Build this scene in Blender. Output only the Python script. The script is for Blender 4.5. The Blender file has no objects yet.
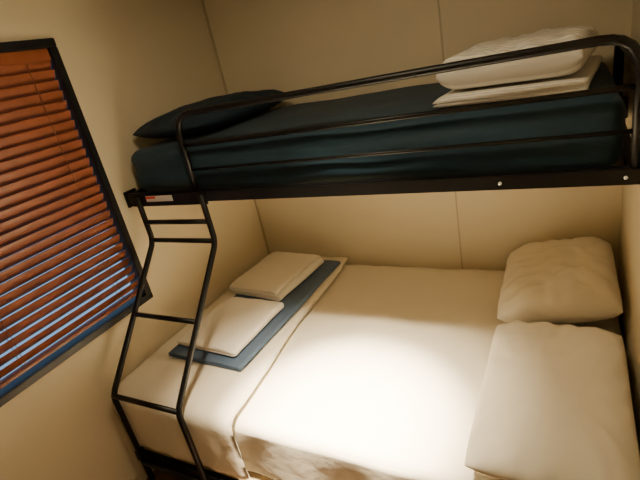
import bpy, bmesh, math
from mathutils import Vector, Matrix, noise

S = bpy.context.scene
C = S.collection

# ------------------------------------------------------------------ materials
def mat(name, col, rough=0.6, metal=0.0, nscale=0, namt=0.0, bump=0.0, bscale=50, spec=0.5, sheen=0.0):
    m = bpy.data.materials.new(name); m.use_nodes = True
    nt = m.node_tree; b = nt.nodes['Principled BSDF']
    b.inputs['Base Color'].default_value = (*col, 1)
    b.inputs['Roughness'].default_value = rough
    b.inputs['Metallic'].default_value = metal
    b.inputs['Specular IOR Level'].default_value = spec
    if sheen: b.inputs['Sheen Weight'].default_value = sheen
    tc = nt.nodes.new('ShaderNodeTexCoord')
    if namt:
        n = nt.nodes.new('ShaderNodeTexNoise'); n.inputs['Scale'].default_value = nscale
        n.inputs['Detail'].default_value = 4
        nt.links.new(tc.outputs['Object'], n.inputs['Vector'])
        r = nt.nodes.new('ShaderNodeMapRange')
        r.inputs['From Min'].default_value = .3; r.inputs['From Max'].default_value = .7
        r.inputs['To Min'].default_value = 1 - namt; r.inputs['To Max'].default_value = 1 + namt
        nt.links.new(n.outputs['Fac'], r.inputs['Value'])
        mx = nt.nodes.new('ShaderNodeVectorMath'); mx.operation = 'SCALE'
        mx.inputs[0].default_value = col
        nt.links.new(r.outputs['Result'], mx.inputs['Scale'])
        nt.links.new(mx.outputs['Vector'], b.inputs['Base Color'])
    if bump:
        n2 = nt.nodes.new('ShaderNodeTexNoise'); n2.inputs['Scale'].default_value = bscale
        n2.inputs['Detail'].default_value = 5
        nt.links.new(tc.outputs['Object'], n2.inputs['Vector'])
        bp = nt.nodes.new('ShaderNodeBump'); bp.inputs['Strength'].default_value = bump
        bp.inputs['Distance'].default_value = 0.01
        nt.links.new(n2.outputs['Fac'], bp.inputs['Height'])
        nt.links.new(bp.outputs['Normal'], b.inputs['Normal'])
    return m

def stripes(m, scale, amt, axis='X'):
    nt = m.node_tree; b = nt.nodes['Principled BSDF']
    col = tuple(b.inputs['Base Color'].default_value)[:3]
    tc = nt.nodes.new('ShaderNodeTexCoord')
    w = nt.nodes.new('ShaderNodeTexWave'); w.bands_direction = axis
    w.inputs['Scale'].default_value = scale; w.inputs['Distortion'].default_value = 0
    nt.links.new(tc.outputs['Object'], w.inputs['Vector'])
    r = nt.nodes.new('ShaderNodeMapRange')
    r.inputs['From Min'].default_value = .35; r.inputs['From Max'].default_value = .65
    r.inputs['To Min'].default_value = 1 - amt; r.inputs['To Max'].default_value = 1
    nt.links.new(w.outputs['Fac'], r.inputs['Value'])
    mx = nt.nodes.new('ShaderNodeVectorMath'); mx.operation = 'SCALE'; mx.inputs[0].default_value = col
    nt.links.new(r.outputs['Result'], mx.inputs['Scale'])
    nt.links.new(mx.outputs['Vector'], b.inputs['Base Color'])
    return m

M_wall = mat('wall_panel', (.70, .62, .45), .55, nscale=2, namt=.03, bump=.05, bscale=120)
M_seam = mat('seam', (.50, .43, .29), .5)
M_ceil = mat('ceiling_paint', (.50, .46, .38), .7, bump=.05, bscale=90)
M_floor = mat('floor_vinyl', (.16, .085, .045), .4, nscale=6, namt=.3)
M_black = mat('black_metal', (.005, .005, .006), .42, bump=.03, bscale=300, spec=.3)
M_bolt = mat('bolt_steel', (.7, .7, .68), .3, metal=.8)
M_navy = mat('teal_sheet', (.007, .036, .064), .75, nscale=5, namt=.15, bump=.25, bscale=12, sheen=.05)
M_navy2 = mat('navy_pillowcase', (.005, .020, .038), .8, nscale=5, namt=.2, bump=.2, bscale=12)
M_sheet = mat('cream_sheet', (.84, .79, .68), .8, bump=.30, bscale=9)
M_blank = mat('cream_blanket', (.83, .77, .65), .85, bump=.35, bscale=14)
M_pill = mat('cream_pillowcase', (.84, .79, .68), .85, bump=.5, bscale=9)
M_strp = stripes(mat('striped_pillowcase', (.92, .89, .83), .7, bump=.25, bscale=12), 11, .25, 'Y')
M_towel = mat('white_towel', (.86, .82, .74), .95, bump=.5, bscale=160)
M_btow = mat('blue_towel', (.090, .140, .235), .95, bump=.6, bscale=160)
M_label = mat('label_white', (.75, .72, .68), .5)
M_red = mat('label_red', (.6, .03, .02), .5)
M_frame = mat('window_frame_black', (.008, .009, .012), .35)
M_tape = mat('ladder_cord', (.28, .13, .07), .8)
M_wood = mat('blind_wood', (.25, .075, .034), .34, nscale=14, namt=.16)
M_base = mat('bed_base_ply', (.45, .36, .24), .6, nscale=10, namt=.12)
M_white = mat('fixture_white', (.8, .78, .74), .4)

mg = bpy.data.materials.new('window_glass'); mg.use_nodes = True
b = mg.node_tree.nodes['Principled BSDF']
b.inputs['Base Color'].default_value = (.85, .92, 1, 1); b.inputs['Roughness'].default_value = .02
b.inputs['Transmission Weight'].default_value = 1; b.inputs['IOR'].default_value = 1.2
ml = bpy.data.materials.new('lamp_diffuser'); ml.use_nodes = True
b = ml.node_tree.nodes['Principled BSDF']
b.inputs['Emission Color'].default_value = (1, .8, .5, 1); b.inputs['Emission Strength'].default_value = 4

# ------------------------------------------------------------------ helpers
def finish(me, name, m, parent=None, smooth=True, loc=None, rot=None):
    o = bpy.data.objects.new(name, me); C.objects.link(o)
    if m: me.materials.append(m)
    if smooth:
        for p in me.polygons: p.use_smooth = True
    if loc: o.location = loc
    if rot: o.rotation_euler = rot
    if parent: o.parent = parent
    return o

def empty(name, loc=(0, 0, 0)):
    e = bpy.data.objects.new(name, None); C.objects.link(e); e.empty_display_size = .1
    return e

def box(name, lo, hi, m, parent=None, bev=0.0):
    lo = Vector(lo); hi = Vector(hi)
    bm = bmesh.new(); bmesh.ops.create_cube(bm, size=1)
    c = (lo + hi) / 2; d = hi - lo
    for v in bm.verts: v.co = Vector((v.co.x * d.x, v.co.y * d.y, v.co.z * d.z)) + c
    if bev: bmesh.ops.bevel(bm, geom=bm.edges[:], offset=bev, segments=2, affect='EDGES')
    me = bpy.data.meshes.new(name); bm.to_mesh(me); bm.free()
    return finish(me, name, m, parent, smooth=False)

def fillet(pts, r, n=6):
    pts = [Vector(p) for p in pts]; out = [pts[0]]
    for i in range(1, len(pts) - 1):
        a, p, c = pts[i - 1], pts[i], pts[i + 1]
        rr = min(r, (a - p).length * .45, (c - p).length * .45)
        s = p + (a - p).normalized() * rr; e = p + (c - p).normalized() * rr
        for k in range(n + 1):
            t = k / n
            out.append(s * (1 - t) ** 2 + p * 2 * t * (1 - t) + e * t * t)
    out.append(pts[-1]); return out

def tube(name, pts, r, m, parent=None, fr=0.0, seg=14):
    if fr: pts = fillet(pts, fr)
    pts = [Vector(p) for p in pts]
    bm = bmesh.new(); rings = []
    t0 = (pts[1] - pts[0]).normalized()
    up = Vector((0, 0, 1)) if abs(t0.z) < .9 else Vector((1, 0, 0))
    nrm = (up - t0 * up.dot(t0)).normalized()
    for i, p in enumerate(pts):
        if i == 0: t = t0
        elif i == len(pts) - 1: t = (pts[i] - pts[i - 1]).normalized()
        else: t = ((pts[i + 1] - p).normalized() + (p - pts[i - 1]).normalized()).normalized()
        nrm = (nrm - t * nrm.dot(t)).normalized(); bi = t.cross(nrm)
        rings.append([bm.verts.new(p + (nrm * math.cos(2 * math.pi * k / seg) + bi * math.sin(2 * math.pi * k / seg)) * r) for k in range(seg)])
    for a, c in zip(rings, rings[1:]):
        for k in range(seg): bm.faces.new((a[k], a[(k + 1) % seg], c[(k + 1) % seg], c[k]))
    bm.faces.new(rings[0][::-1]); bm.faces.new(rings[-1])
    bmesh.ops.recalc_face_normals(bm, faces=bm.faces[:])
    me = bpy.data.meshes.new(name); bm.to_mesh(me); bm.free()
    o = finish(me, name, m, parent)
    return o

def softbox(name, lo, hi, r, m, parent=None, cuts=40, amp=.004, fs=4.0, seed=0, extra=None):
    lo = Vector(lo); hi = Vector(hi); c = (lo + hi) / 2; h = (hi - lo) / 2
    bm = bmesh.new(); bmesh.ops.create_cube(bm, size=2)
    bmesh.ops.subdivide_edges(bm, edges=bm.edges[:], cuts=cuts, use_grid_fill=True)
    inner = Vector((h.x - r, h.y - r, h.z - r))
    for v in bm.verts:
        p = Vector((v.co.x * h.x, v.co.y * h.y, v.co.z * h.z))
        q = Vector([max(-inner[i], min(inner[i], p[i])) for i in range(3)])
        d = p - q
        p = q + d.normalized() * r if d.length > 1e-9 else p
        nv = noise.noise_vector(p * fs + Vector((seed, seed * 2, 0)))
        p += Vector((nv.x * amp, nv.y * amp, nv.z * amp * (1 if p.z > -h.z * .9 else 0)))
        if extra: p = extra(p, h)
        v.co = p
    me = bpy.data.meshes.new(name); bm.to_mesh(me); bm.free()
    return finish(me, name, m, parent, loc=c)

def pillow(name, cx, cy, z0, sx, sy, h, m, rz=0, seed=0, rx=0, ry=0, n=64, wr=.012, low=.42, ex=(2.8, 3.0), pw=.5, crease=.5):
    bm = bmesh.new()
    def P(u, v, side):
        pin = .07
        cr = 1 - .05 * (abs(u) * abs(v)) ** 3
        x = u * sx / 2 * (1 - pin * (1 - v * v) * 0.6) * cr; y = v * sy / 2 * (1 - pin * (1 - u * u) * 0.5) * cr
        t = max(0, (1 - abs(u) ** ex[0])) ** pw * max(0, (1 - abs(v) ** ex[1])) ** pw
        wv = noise.noise(Vector((u * 2.1 + seed, v * 2.1, side))) * .5 + noise.noise(Vector((u * 5 + seed, v * 4, side + 3))) * .22
        rg = 1 - abs(noise.noise(Vector((u * 1.6 + v * 1.1 + seed, v * 3.2 - u, seed + 9)))) * 2
        wv += max(0, rg - .75) * crease
        edge = max(abs(u), abs(v))
        pl = math.sin(math.atan2(v, u) * 15 + 4 * noise.noise(Vector((u * 2, v * 2, seed)))) * wr * .5 * max(0, edge - .45) * 2
        if side > 0: z = h * low + t * h * (1 - low) * (1 + .24 * wv) + pl * min(1, t * 2)
        else: z = h * low - min(1, t * 1.25) * h * low
        return Vector((x, y, z))
    g = {}
    for s in (1, -1):
        for i in range(n + 1):
            for j in range(n + 1):
                bd = i in (0, n) or j in (0, n)
                if s == -1 and bd: g[(s, i, j)] = g[(1, i, j)]; continue
                u = math.sin((i / n - .5) * math.pi); v = math.sin((j / n - .5) * math.pi)
                g[(s, i, j)] = bm.verts.new(P(u, v, s))
    for s in (1, -1):
        for i in range(n):
            for j in range(n):
                f = (g[(s, i, j)], g[(s, i + 1, j)], g[(s, i + 1, j + 1)], g[(s, i, j + 1)])
                bm.faces.new(f if s == 1 else f[::-1])
    me = bpy.data.meshes.new(name); bm.to_mesh(me); bm.free()
    return finish(me, name, m, loc=(cx, cy, z0), rot=(rx, ry, rz))

def folded(name, cx, cy, z0, sx, sy, layers, th, m, rz=0, seed=0, amp=.004, ny=36, parent=None, gap=1.04):
    """cloth folded in a serpentine; folds at +-X ends, extruded along Y, soft rounded cut ends"""
    pts = []; pitch = th * gap
    hx = sx / 2 - pitch / 2
    for L in range(layers):
        z = th / 2 + L * pitch; d = 1 if L % 2 == 0 else -1
        for k in range(25): pts.append((d * (-hx + 2 * hx * k / 24), z, L))
        if L < layers - 1:
            for k in range(1, 8):
                a = -math.pi / 2 + math.pi * k / 8
                pts.append((d * (hx + math.cos(a) * pitch / 2), z + pitch / 2 + math.sin(a) * pitch / 2, L + k / 8))
    N = len(pts); nrm = []
    for i in range(N):
        a = pts[max(0, i - 1)]; c = pts[min(N - 1, i + 1)]
        t = Vector((c[0] - a[0], c[1] - a[1])).normalized(); nrm.append(Vector((-t.y, t.x)) * th * .495)
    ys = [(-sy / 2 + sy * j / ny, 1.0) for j in range(ny + 1)]
    rr = th * .5
    caps = [(math.cos(a) , math.sin(a)) for a in (math.radians(d) for d in (25, 50, 70, 85))]
    ys = [(-sy / 2 - s * rr, c) for c, s in caps[::-1]] + ys + [(sy / 2 + s * rr, c) for c, s in caps]
    bm = bmesh.new(); rings = []; Ht = layers * pitch
    for (y, sc) in ys:
        ring = []
        def V(i, sg):
            x, z, L = pts[i]
            es = sc
            if i < 3: es *= (.3, .75, .95)[i]
            if i > N - 4: es *= (.3, .75, .95)[N - 1 - i]
            X = x + sg * nrm[i].x * es; Zz = z + sg * nrm[i].y * es
            top = z / Ht
            nz = (noise.noise(Vector((x * 5 + seed, y * 5, seed))) * 1.5 + noise.noise(Vector((x * 13 + seed, y * 11, seed))) * .6) * amp * top
            ex = abs(x) / (sx / 2); ey = min(1, abs(y) / (sy / 2))
            nz -= top * th * .45 * (max(0, ex - .6) / .4) ** 2 * .5 + top * th * .55 * (max(0, ey - .7) / .3) ** 2
            sh = noise.noise(Vector((L * .9 + seed, y * 3, 2))) * amp * 1.6
            yy = y + noise.noise(Vector((L * 1.3, x * 4, seed + 5))) * amp * 1.8 * (y / (sy / 2))
            return (X + sh, yy, max(0, Zz + nz))
        ring = [bm.verts.new(V(i, 1)) for i in range(N)] + [bm.verts.new(V(i, -1)) for i in range(N - 1, -1, -1)]
        rings.append(ring)
    K = 2 * N
    for a, c in zip(rings, rings[1:]):
        for k in range(K): bm.faces.new((a[k], c[k], c[(k + 1) % K], a[(k + 1) % K]))
    for q in (rings[0], rings[-1]):
        for i in range(N - 1):
            bm.faces.new((q[i], q[i + 1], q[K - 2 - i], q[K - 1 - i]))
    bmesh.ops.recalc_face_normals(bm, faces=bm.faces[:])
    me = bpy.data.meshes.new(name); bm.to_mesh(me); bm.free()
    return finish(me, name, m, parent, loc=(cx, cy, z0), rot=(0, 0, rz))

# ------------------------------------------------------------------ room shell
W = 2.0; H = 2.4; YF = -3.4; XR = 3.4
box('wall_back', (-.1, 0, 0), (W + .1, .1, H), M_wall)
WY0, WY1, WZ0, WZ1 = -2.25, -.98, .79, 1.975   # window opening
bm = bmesh.new()
def addbox(bm, lo, hi):
    r = bmesh.ops.create_cube(bm, size=1)
    lo = Vector(lo); hi = Vector(hi); c = (lo + hi) / 2; d = hi - lo
    for v in r['verts']: v.co = Vector((v.co.x * d.x, v.co.y * d.y, v.co.z * d.z)) + c
addbox(bm, (-.1, WY1, 0), (0, 0, H)); addbox(bm, (-.1, YF, 0), (0, WY0, H))
addbox(bm, (-.1, WY0, 0), (0, WY1, WZ0)); addbox(bm, (-.1, WY0, WZ1), (0, WY1, H))
me = bpy.data.meshes.new('wall_left'); bm.to_mesh(me); bm.free(); finish(me, 'wall_left', M_wall, smooth=False)
box('wall_right', (W, -1.5, 0), (W + .1, 0, H), M_wall)
box('wall_return', (W + .1, -1.5, 0), (XR, -1.4, H), M_wall)
box('wall_side', (XR, YF, 0), (XR + .1, -1.4, H), M_wall)
box('wall_front', (-.1, YF - .1, 0), (XR + .1, YF, H), M_wall)
box('floor', (-.1, YF - .1, -.1), (XR + .1, .1, 0), M_floor)
box('ceiling', (-.1, YF - .1, H), (XR + .1, .1, H + .1), M_ceil)
box('trim_1', (1.272, -.003, 0), (1.280, 0, H), M_seam)
box('trim_2', (0, -.010, .0), (.010, 0, H), M_seam)
box('baseboard_left', (0, YF, 0), (.012, -1.42, .07), M_seam)

# ------------------------------------------------------------------ window and blind
win = empty('window_1')
fw = .032
box('frame_top', (-.08, WY0, WZ1 - fw), (.014, WY1, WZ1), M_frame, win, .003)
box('frame_bottom', (-.08, WY0, WZ0), (.014, WY1, WZ0 + fw), M_frame, win, .003)
box('frame_side_a', (-.08, WY1 - fw, WZ0 + fw), (.014, WY1, WZ1 - fw), M_frame, win, .003)
box('frame_side_b', (-.08, WY0, WZ0 + fw), (.014, WY0 + fw, WZ1 - fw), M_frame, win, .003)
box('glass', (-.074, WY0 + fw, WZ0 + fw), (-.070, WY1 - fw, WZ1 - fw), mg, win)
bl = empty('venetian_blind')
by0, by1 = WY0 + fw + .003, WY1 - fw - .003
box('headrail', (-.055, by0, WZ1 - fw - .045), (-.002, by1, WZ1 - fw - .001), M_wood, bl, .002)
pitch = .040; z = WZ1 - fw - .062
slat_w = .050
zs = []
while z > .875:
    zs.append(z); z -= pitch
bm = bmesh.new()
for z in zs:
    j = .3 * noise.noise(Vector((z * 30, 0, 0)))
    tau = math.radians(61 - 9 * max(0, (1.15 - z) / .3) )
    prof = []
    for k in range(7):
        s = (k / 6 - .5) * slat_w; crown = .003 * (1 - (2 * k / 6 - 1) ** 2)
        a = tau + j * .15
        x = s * math.cos(a) + crown * math.sin(a); zz = s * math.sin(a) - crown * math.cos(a)
        prof.append((x - .022, z + zz))
    top = []; bot = []
    for (x, zz) in prof:
        top.append([bm.verts.new((x, y, zz)) for y in (by0, by1)])
        bot.append([bm.verts.new((x - .0024 * math.sin(tau), y, zz + .0024 * math.cos(tau))) for y in (by0, by1)])
    for k in range(6):
        bm.faces.new((top[k][0], top[k][1], top[k + 1][1], top[k + 1][0]))
        bm.faces.new((bot[k][0], bot[k + 1][0], bot[k + 1][1], bot[k][1]))
    bm.faces.new((top[0][0], bot[0][0], bot[0][1], top[0][1]))
    bm.faces.new((top[6][0], top[6][1], bot[6][1], bot[6][0]))
    for e in (0, 1):
        bm.faces.new([t[e] for t in top] + [t[e] for t in bot[::-1]])
bmesh.ops.recalc_face_normals(bm, faces=bm.faces[:])
me = bpy.data.meshes.new('slats'); bm.to_mesh(me); bm.free(); finish(me, 'slats', M_wood, bl, smooth=False)
box('bottom_rail', (-.044, by0, .842), (-.002, by1, .855), M_wood, bl, .003)
for k, y in enumerate((-1.12, -1.60, -2.08)):
    for q, x in enumerate((-.0055, -.041)):
        tube('cord_%d_%d' % (k, q), [(x, y, WZ1 - fw - .04), (x, y, .848)], .0013, M_tape, bl, seg=6)

# ------------------------------------------------------------------ bunk bed frame
bb = empty('bunk_bed')
UY = -.908
x0, x1 = .012, 1.965
box('upper_rail_front', (x0, UY - .014, 1.250), (x1, UY + .014, 1.298), M_black, bb, .004)
box('upper_rail_back', (x0, -.034, 1.250), (x1, -.006, 1.298), M_black, bb, .004)
box('upper_rail_end_a', (x0, UY + .014, 1.250), (x0 + .028, -.034, 1.298), M_black, bb, .004)
box('upper_rail_end_b', (x1 - .028, UY + .014, 1.250), (x1, -.034, 1.298), M_black, bb, .004)
box('upper_base', (x0 + .028, UY + .014, 1.258), (x1 - .028, -.034, 1.272), M_base, bb)  # unseen base, made a solid board to block light leaking past the mattress
r = .0125
xg, xe = .43, 1.950
tube('guard_hoop', [(xg, UY, 1.29), (xg, UY, 1.606), (xe, UY, 1.620), (xe, UY, 1.29)], r, M_black, bb, .09)
tube('guard_bar_mid', [(xg, UY, 1.485), (xe, UY, 1.50)], .0085, M_black, bb)
tube('guard_bar_low', [(xg, UY, 1.385), (xe, UY, 1.39)], .0065, M_black, bb)
tube('head_hoop', [(1.962, UY + .01, 1.25), (1.962, UY + .01, 1.54), (1.962, -.03, 1.54), (1.962, -.03, 1.25)], .018, M_black, bb, .07)
for k, x in enumerate((1.62, 1.93)):
    tube('bolt_%d' % k, [(x, UY - .013, 1.272), (x, UY - .018, 1.272)], .005, M_bolt, bb)
for k, (xa, xb) in enumerate(((.001, .012), (1.965, 1.999))):
    box('wall_plate_%d' % k, (xa, UY - .02, 1.235), (xb, UY + .05, 1.31), M_black, bb, .002)
    box('wall_plate_back_%d' % k, (xa, -.07, 1.235), (xb, -.004, 1.31), M_black, bb, .002)
# ladder
LX0, LX1 = .09, .468; LYF = -1.402
def stile(n, x):
    tube(n, [(x, UY - .024, 1.285), (x, UY - .024, 1.07), (x, LYF, .56), (x, LYF, .10)], r, M_black, bb, .035)
stile('ladder_stile_a', LX0); stile('ladder_stile_b', LX1)
def rung(n, y, z, rr=.011): tube(n, [(LX0, y, z), (LX1, y, z)], rr, M_black, bb)
rung('rung_1', UY - .024, 1.165); rung('rung_2', UY - .024, 1.075)
rung('rung_3', -1.165, .818); rung('rung_4', LYF, .56); rung('rung_5', LYF, .17, .014)
box('ladder_hook_plate', (LX0 - .05, UY - .020, 1.240), (LX1 + .02, UY - .014, 1.295), M_black, bb, .002)
box('warning_label', (.14, UY - .0215, 1.262), (.30, UY - .020, 1.288), M_label, bb)
box('warning_label_red', (.14, UY - .0220, 1.276), (.20, UY - .0215, 1.286), M_red, bb)
# lower bed base
LF = -1.380
box('lower_rail_front', (x0, LF - .004, .13), (1.965, LF + .026, .19), M_black, bb, .004)
box('lower_rail_back', (x0, -.036, .13), (1.965, -.006, .19), M_black, bb, .004)
box('lower_rail_end_a', (x0, LF + .026, .13), (x0 + .03, -.036, .19), M_black, bb, .004)
box('lower_rail_end_b', (1.935, LF + .026, .13), (1.965, -.036, .19), M_black, bb, .004)
box('lower_base', (x0 + .03, LF + .026, .172), (1.935, -.036, .188), M_base, bb)
for k, (x, y) in enumerate(((.03, LF + .011), (1.95, LF + .011), (.03, -.02), (1.95, -.02), (1.0, LF + .011))):
    tube('leg_%d' % k, [(x, y, .0), (x, y, .14)], .014, M_black, bb)

# ------------------------------------------------------------------ bedding
def dome(p, h):
    if p.z > 0: p.z += .008 * (1 - (p.x / h.x) ** 2) * (1 - (p.y / h.y) ** 2)
    if p.y < -h.y * .9:
        dpt = max(0, min(1, (h.z - p.z) / (2 * h.z)))
        p.y += .016 * dpt * (.5 + .5 * math.sin(p.x * 19 + 3 * noise.noise(Vector((p.x * 2.5, p.z * 4, 1)))))
    if p.z > h.z * .8:
        p.z += .004 * noise.noise(Vector((p.x * 2 + p.y * 3, (p.y - p.x) * 9, 4)))
    return p
def sheetfold(p, h):
    if p.z > 0: p.z += .006 * (1 - (p.x / h.x) ** 2)
    if p.y < -h.y * .9:
        p.y += .004 * math.sin(p.z * 60 + 2.5 * noise.noise(Vector((p.x * 2, 0, 0))))
    return p
softbox('mattress', (.018, -1.345, .192), (1.985, -.012, .50), .05, M_sheet, cuts=90, amp=.006, fs=5, extra=dome)
softbox('mattress.001', (.044, -.884, 1.276), (1.925, -.045, 1.480), .05, M_navy, cuts=56, amp=.006, fs=5, seed=5, extra=sheetfold)

def blanket():
    th = .030; zc = .530; yf = -1.367
    path = fillet([(-.02, 0, zc), (yf, 0, zc), (yf, 0, .235)], .055, 8)
    pp = [(p.x, p.z) for p in path]
    seg = []; 
    for a, c in zip(pp, pp[1:]):
        L = math.dist(a, c); n = max(1, int(L / .022))
        for k in range(n): seg.append((a[0] + (c[0] - a[0]) * k / n, a[1] + (c[1] - a[1]) * k / n))
    seg.append(pp[-1]); N = len(seg); NX = 44
    bm = bmesh.new(); T = []; B = []
    for i, (y, z) in enumerate(seg):
        a = seg[max(0, i - 1)]; c = seg[min(N - 1, i + 1)]
        t = Vector((c[0] - a[0], c[1] - a[1])).normalized(); nn = Vector((t.y, -t.x))
        if nn.y < 0 and abs(t.x) > .5: nn = -nn
        if abs(t.x) <= .5: nn = Vector((-abs(nn.x), max(0, nn.y)))
        f = i / (N - 1)
        xr = .60 + .10 * f + .010 * math.sin(f * 11) 
        rt, rb = [], []
        for k in range(NX + 1):
            u = k / NX; x = .022 + (xr - .022) * u
            e = (1 - max(0, (u - .93) / .07) ** 2) ** .5 if u > .93 else 1
            ef = 1
            if i < 3: ef = (.35, .75, .93)[i]
            w = .005 * noise.noise(Vector((x * 6, y * 5 + z * 5, 1))) + .003 * noise.noise(Vector((x * 16, y * 9 + z * 9, 4)))
            ww = 0
            if z < .5: ww = (.5 - z) * .035 * math.sin(x * 26 + 2 * math.sin(z * 8))
            o = th * .5 * (e * ef) + max(-.004, w)
            rt.append(bm.verts.new((x, y + nn.x * o + abs(ww) * .6, z + nn.y * o)))
            o2 = -th * .5 * (.92 * e * ef) 
            if z < .5: o2 *= .6
            rb.append(bm.verts.new((x, y + nn.x * o2, z + nn.y * o2)))
        T.append(rt); B.append(rb)
    for i in range(N - 1):
        for k in range(NX):
            bm.faces.new((T[i][k], T[i][k + 1], T[i + 1][k + 1], T[i + 1][k]))
            bm.faces.new((B[i][k], B[i + 1][k], B[i + 1][k + 1], B[i][k + 1]))
        bm.faces.new((T[i][0], T[i + 1][0], B[i + 1][0], B[i][0]))
        bm.faces.new((T[i][NX], B[i][NX], B[i + 1][NX], T[i + 1][NX]))
    for k in range(NX):
        bm.faces.new((T[0][k], B[0][k], B[0][k + 1], T[0][k + 1]))
        bm.faces.new((T[-1][k], T[-1][k + 1], B[-1][k + 1], B[-1][k]))
    bmesh.ops.recalc_face_normals(bm, faces=bm.faces[:])
    me = bpy.data.meshes.new('folded_blanket'); bm.to_mesh(me); bm.free()
    return finish(me, 'folded_blanket', M_blank)
blanket()

ZB = .549
folded('bath_towel', .365, -.62, ZB, .44, .98, 2, .014, M_btow, rz=math.radians(-2), seed=3, amp=.003)
folded('hand_towel', .345, -.865, ZB + .032, .36, .39, 2, .020, M_towel, rz=math.radians(-3), seed=7, amp=.006)
folded('hand_towel.001', .325, -.385, ZB + .032, .35, .42, 3, .020, M_towel, rz=math.radians(-6), seed=11, amp=.006)

pillow('pillow', 1.762, -.308, .540, .465, .60, .17, M_pill, rz=math.radians(1), ry=math.radians(-9), seed=2, ex=(3.6, 4), pw=.48, crease=.9)
pillow('pillow.001', 1.757, -.995, .512, .45, .74, .145, M_pill, rz=math.radians(0), seed=9, ex=(3.4, 4.0), pw=.5, crease=1.1)
pillow('pillow.002', .265, -.45, 1.490, .43, .76, .12, M_navy2, rz=math.radians(-3), seed=21)
folded('folded_sheet', 1.65, -.51, 1.490, .43, .61, 2, .014, M_strp, rz=math.radians(-5), seed=15, amp=.003)
pillow('pillow.003', 1.655, -.495, 1.528, .43, .60, .105, M_strp, rz=math.radians(-6), seed=33, low=.46, ex=(7, 7), pw=.45)

# ------------------------------------------------------------------ lighting
dl = empty('ceiling_downlight')
LXc, LYc = 1.15, -1.42
tube('bezel', [(LXc, LYc, H - .012), (LXc, LYc, H)], .055, M_white, dl, seg=32)
tube('diffuser', [(LXc, LYc, H - .014), (LXc, LYc, H - .012)], .042, ml, dl, seg=32)

def spot(name, loc, tgt, e, size, blend, rad, col):
    l = bpy.data.lights.new(name, 'SPOT'); l.energy = e; l.spot_size = math.radians(size); l.spot_blend = blend
    l.shadow_soft_size = rad; l.color = col
    o = bpy.data.objects.new(name, l); C.objects.link(o); o.location = loc
    o.rotation_euler = (Vector(tgt) - Vector(loc)).to_track_quat('-Z', 'Y').to_euler()
    return o
warm = (1, .80, .50)
spot('downlight_beam', (LXc, LYc, H - .03), (1.07, -1.22, .5), 3000, 31, 1.0, .035, (1, .82, .55))
spot('downlight_halo', (LXc, LYc, H - .03), (1.04, -1.18, .5), 380, 48, 1.0, .05, (1, .81, .53))
spot('downlight_spill', (LXc, LYc, H - .03), (1.0, -1.2, .5), 34, 165, .6, .12, warm)
ar = bpy.data.lights.new('room_fill', 'AREA'); ar.shape = 'DISK'; ar.size = .3; ar.energy = 7; ar.color = warm  # added fill with no fixture, gives weak room ambient
o = bpy.data.objects.new('room_fill', ar); C.objects.link(o); o.location = (2.6, -2.6, H - .02)

w = bpy.data.worlds.new('World'); S.world = w; w.use_nodes = True
bg = w.node_tree.nodes['Background']; bg.inputs['Color'].default_value = (.32, .54, .80, 1); bg.inputs['Strength'].default_value = 1.0

# ------------------------------------------------------------------ camera
f = 464.0
X = Vector((.8777, .4376, -.1956)); Z = Vector((.479, -.793, .3782)).normalized()
X = (X - Z * X.dot(Z)).normalized(); Y = Z.cross(X)
cam = bpy.data.cameras.new('camera'); cam.sensor_width = 36; cam.lens = f / 640 * 36; cam.clip_start = .02
co = bpy.data.objects.new('camera', cam); C.objects.link(co)
Mx = Matrix((X, Y, Z)).transposed().to_4x4(); Mx.translation = Vector((1.81, -2.305, 1.74))
co.matrix_world = Mx
S.camera = co
